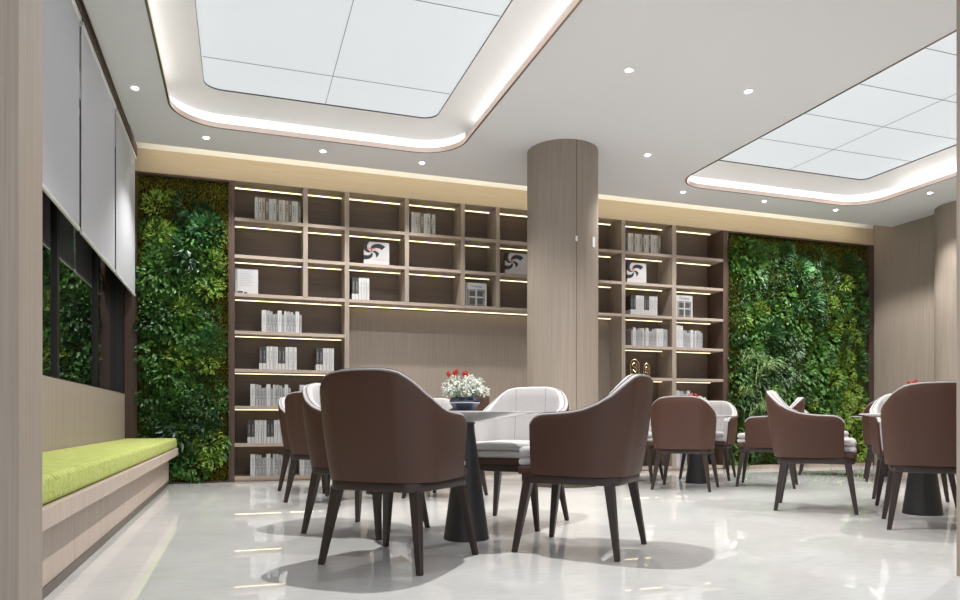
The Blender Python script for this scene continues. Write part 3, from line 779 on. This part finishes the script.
def shell_part(o_out, o_in, zb, dz_top, rows_n, name, mat, parent, rnd=.008, front_in=0.):
    m = MB(); n = len(PL)
    def col(i):
        x, y, nn = PL[i]; zt = htop(x, y)+dz_top
        c = []
        for k in range(rows_n+1): c.append(shp(i, zb+(zt-rnd-zb)*k/rows_n, o_out))
        for a in (PI/4, PI/2): 
            mid = (o_out+o_in)/2; hw = (o_out-o_in)/2
            c.append(shp(i, zt-rnd+rnd*math.sin(a), mid+hw*math.cos(a) if a < 1.5 else mid))
        c.append(shp(i, zt-rnd+rnd*math.sin(PI/4), (o_out+o_in)/2-(o_out-o_in)/2*math.cos(PI/4)))
        for k in range(rows_n, -1, -1): c.append(shp(i, zb+(zt-rnd-zb)*k/rows_n, o_in))
        return c
    cols = [col(i) for i in range(n)]
    if front_in:
        for j in (0, -1):
            pass
    m.grid(cols)
    m.poly(cols[0]); m.poly(list(reversed(cols[-1])))
    k = len(cols[0])
    bidx = [(i*k, i*k+k-1) for i in range(n)]
    for i in range(n-1):
        m.f.append((i*k, (i+1)*k, (i+1)*k+k-1, i*k+k-1)); m.m.append(0)
    return m.build(name, mat, parent, smooth=True)
def rplan(pts, z0, z1):
    m = MB(); n = len(pts)
    m.grid([[(x, y, z0) for x, y in pts], [(x, y, z1) for x, y in pts]], 0, True)
    m.poly([(x, y, z0) for x, y in reversed(pts)]); m.poly([(x, y, z1) for x, y in pts]); return m
def rr(x0, x1, y0, y1, r, n=5): return [(p[0], p[1]) for p in rrect(x0, x1, y0, y1, r, 0, n)]
def make_chair(loc, rz, label, group):
    t = empty('dining_armchair', loc, rz, label, 'chair', group)
    shell_part(0, -.016, ZB, 0, 8, 'outer_shell', LEATHER, t, .006)
    up = shell_part(-.0165, -.062, .41, .013, 8, 'inner_upholstery', FABRIC, t, .014)
    # piping and stitching along the top
    m = MB(); m.tube([shp(i, htop(PL[i][0], PL[i][1])+.004, -.012) for i in range(len(PL))], .0062, 6); m.build('piping', PIPE, t, smooth=True)
    m = MB(); m.tube([shp(i, htop(PL[i][0], PL[i][1])+.0125, -.030) for i in range(len(PL))], .0019, 5)
    for sx in (-.105, .105):
        i = min(range(len(PL)), key=lambda q: abs(PL[q][0]-sx)+(0 if PL[q][1] < YBK+.01 else 9))
        m.tube([shp(i, z, -.0615) for z in [.50+.37*k/8 for k in range(9)]], .0013, 5)
    m.build('seams', STITCH, up)
    # seat
    rplan([tuple(shp(i, ZB, -.018))[:2] for i in range(len(PL))] + [(-.226, .235), (-.214, .264), (.214, .264), (.226, .235)], .388, .426).build('seat_rail', LEATHER, t, smooth=True, bevel=.006)
    T = [(-.182, -.205), (.182, -.205), (.182, .185), (.210, .205), (.210, .262), (-.210, .262), (-.210, .205), (-.182, .185)]
    T = [(-.195, -.205), (.195, -.205), (.197, .05), (.184, .17), (.215, .265), (-.215, .265), (-.184, .17), (-.197, .05)]
    rplan(T, .427, .471).build('lower_cushion', FABRIC, t, smooth=True, bevel=.020, bseg=4)
    rplan(T, .4715, .527).build('seat_cushion', FABRIC, t, smooth=True, bevel=.026, bseg=5)
    rplan(rr(-.240, .240, -.258, .256, .07), .346, .387).build('apron', LEGW, t, smooth=True, bevel=.004)
    for sx in (-1, 1):
        for sy in (-1, 1):
            m = MB(); rows = []
            for z, c, h in ((.36, .208, .023), (.20, .232, .0185), (.0, .262, .0125)):
                X, Y = sx*c, sy*c
                if sx: pass
                rows.append([(X-h, Y-h, z), (X+h, Y-h, z), (X+h, Y+h, z), (X-h, Y+h, z)])
            m.grid(rows, 0, True); m.poly(rows[0]); m.poly(list(reversed(rows[-1])))
            m.build('leg', LEGW, t, bevel=.003)
    return t
POS = dict(SW=(-.48, -.48, -PI/4), SE=(.48, -.48, PI/4), NW=(-.48, .48, -3*PI/4), NE=(.48, .48, 3*PI/4))
CH = [
 (0,'SW','brown leather armchair in the left foreground, back to the viewer, largest in the picture'),
 (0,'SE','brown leather armchair at centre foreground, side-on, its seat towards the flower table'),
 (0,'NE','armchair facing the viewer showing pale fabric back and seat, right behind the foreground table'),
 (0,'NW','brown leather armchair partly hidden behind the left foreground chair, pale inner edge showing'),
 (1,'SW','brown leather armchair left of the foreground group, in front of the left bookcase'),
 (1,'NW','armchair of the far left table farthest left, nearest the left bookcase'),
 (1,'SE','brown leather armchair of the far left table seen behind the flower bowl'),
 (1,'NE','pale-backed armchair of the far left table, left behind the flower bowl'),
 (2,'SW','brown leather armchair, back to the viewer, left front of the far middle table'),
 (2,'SE','brown leather armchair right front of far middle table, overlapped by the side-on chair'),
 (2,'NE','armchair with pale fabric back facing the viewer, right behind the far middle table'),
 (2,'NW','armchair left behind the far middle table, mostly hidden by the nearer chair'),
 (3,'NW','brown leather armchair, side-on facing right, before the right green wall'),
 (3,'SW','brown leather armchair at the right edge of the picture, back to the viewer'),
 (3,'NE','armchair behind the right front table, only pale edge and legs showing'),
 (4,'SW','brown leather armchair of the far right table, seen above the edge of the tabletop'),
 (4,'NW','armchair of the far right table, almost hidden behind the side-on chair'),
]
c0 = None
for ti, q, lab in CH:
    dx, dy, rz = POS[q]; x, y = TB[ti]; g = 'brown leather armchairs around the tables'
    if ti == 0: dx *= .985; dy *= .985
    if c0 is None: c0 = make_chair((x+dx, y+dy, 0), rz, lab, g)
    else: dup(c0, (x+dx, y+dy, 0), rz, lab, g)

# ------------------------------------------------------------ downlights and light
def spot(x, y, z, power, size=110, blend=.6, col=(1, .98, .955), rad=.03, aim=None, name='spot'):
    l = bpy.data.lights.new(name, 'SPOT'); l.energy = power; l.spot_size = math.radians(size); l.spot_blend = blend; l.color = col; l.shadow_soft_size = rad
    o = bpy.data.objects.new(name, l); C.objects.link(o); o.location = (x, y, z)
    if aim: o.rotation_euler = (Vector(aim)-Vector((x, y, z))).to_track_quat('-Z', 'Y').to_euler()
    return o
DL = [(-.82, 6.46, 'left of the left ceiling tray, above the bench'), (-.31, 7.38, 'first from the left along the back cove'), (.80, 7.37, 'second from the left along the back cove'), (1.83, 7.37, 'third from the left along the back cove, just left of the column'),
      (2.875, 4.90, 'alone in the middle ceiling, right of the left tray'), (4.0, 4.90, 'in the middle ceiling, nearest the right tray edge'), (3.98, 6.41, 'just right of the round column top'),
      (5.03, 7.32, 'below the left corner of the right ceiling tray'), (6.20, 7.30, 'below the back edge of the right ceiling tray'), (7.34, 7.31, 'above the right green wall, near the tray corner'), (7.86, 6.40, 'farthest right, by the right column')]
d0 = None
for x, y, lab in DL:
    label = 'small recessed downlight ' + lab
    if d0 is None:
        d0 = empty('downlight', (x, y, CZ), 0, label, 'downlight', 'recessed ceiling downlights')
        MB().lathe([(.044, -.001), (.044, -.004), (.040, -.006), (.034, -.004), (.026, -.001)], 24, cap=False).build('trim_ring', TRIMW, d0, smooth=True)
        MB().lathe([(.022, -.001), (.022, -.003), (.014, -.005), (.0005, -.0055)], 24, cap=False).build('lens', LAMP, d0, smooth=True)
    else: dup(d0, (x, y, CZ), 0, label)
    if x == -.82: spot(x, y, CZ-.03, 70, 46, .5, aim=(.7, 6.3, 0))
    elif x == 7.34: spot(x, y, CZ-.03, 120, 118, .35)
    else: spot(x, y, CZ-.03, 105)
# spots without fixtures: those over tables follow the shadows, the others are added fill
for x, y, p in ((1.22, 3.72, 420), (4.95, 3.3, 260), (2.9, 3.0, 60), (8.0, 4.2, 110), (6.6, 4.4, 150)):
    z = CZ-.03
    if -.5 < x < 2 or 4.9 < x < 7.5: z = CZ+.21
    spot(x, y, z, p, 120)
for x, y, p in ((1.195, 6.2, 170), (6.3, 6.1, 160)): spot(x, y, CZ+.21, p, 120)  # likewise inside the trays, no fixture there
spot(-.945, 7.50, 3.37, 9, 26, .35, (1, .95, .86), .01, aim=(-.97, 7.50, 1.5))

# world: soft fill light added from behind, through the hall side left open
w = bpy.data.worlds.new('world'); SC.world = w; w.use_nodes = True
bg = w.node_tree.nodes['Background']; bg.inputs['Color'].default_value = (.93, .96, 1, 1); bg.inputs['Strength'].default_value = .95

# ------------------------------------------------------------ camera
cd = bpy.data.cameras.new('camera'); cam = bpy.data.objects.new('camera', cd); C.objects.link(cam)
cam.location = (0, 0, .66); cam.rotation_euler = (PI/2, 0, -math.radians(18.6))
cd.sensor_width = 36; cd.lens = 713/960*36; cd.shift_y = .125; cd.clip_start = .05
SC.camera = cam
SC.view_settings.view_transform = 'Standard'; SC.view_settings.look = 'None'; SC.view_settings.gamma = 1; SC.view_settings.use_curve_mapping = False
SC.view_settings.exposure = .12
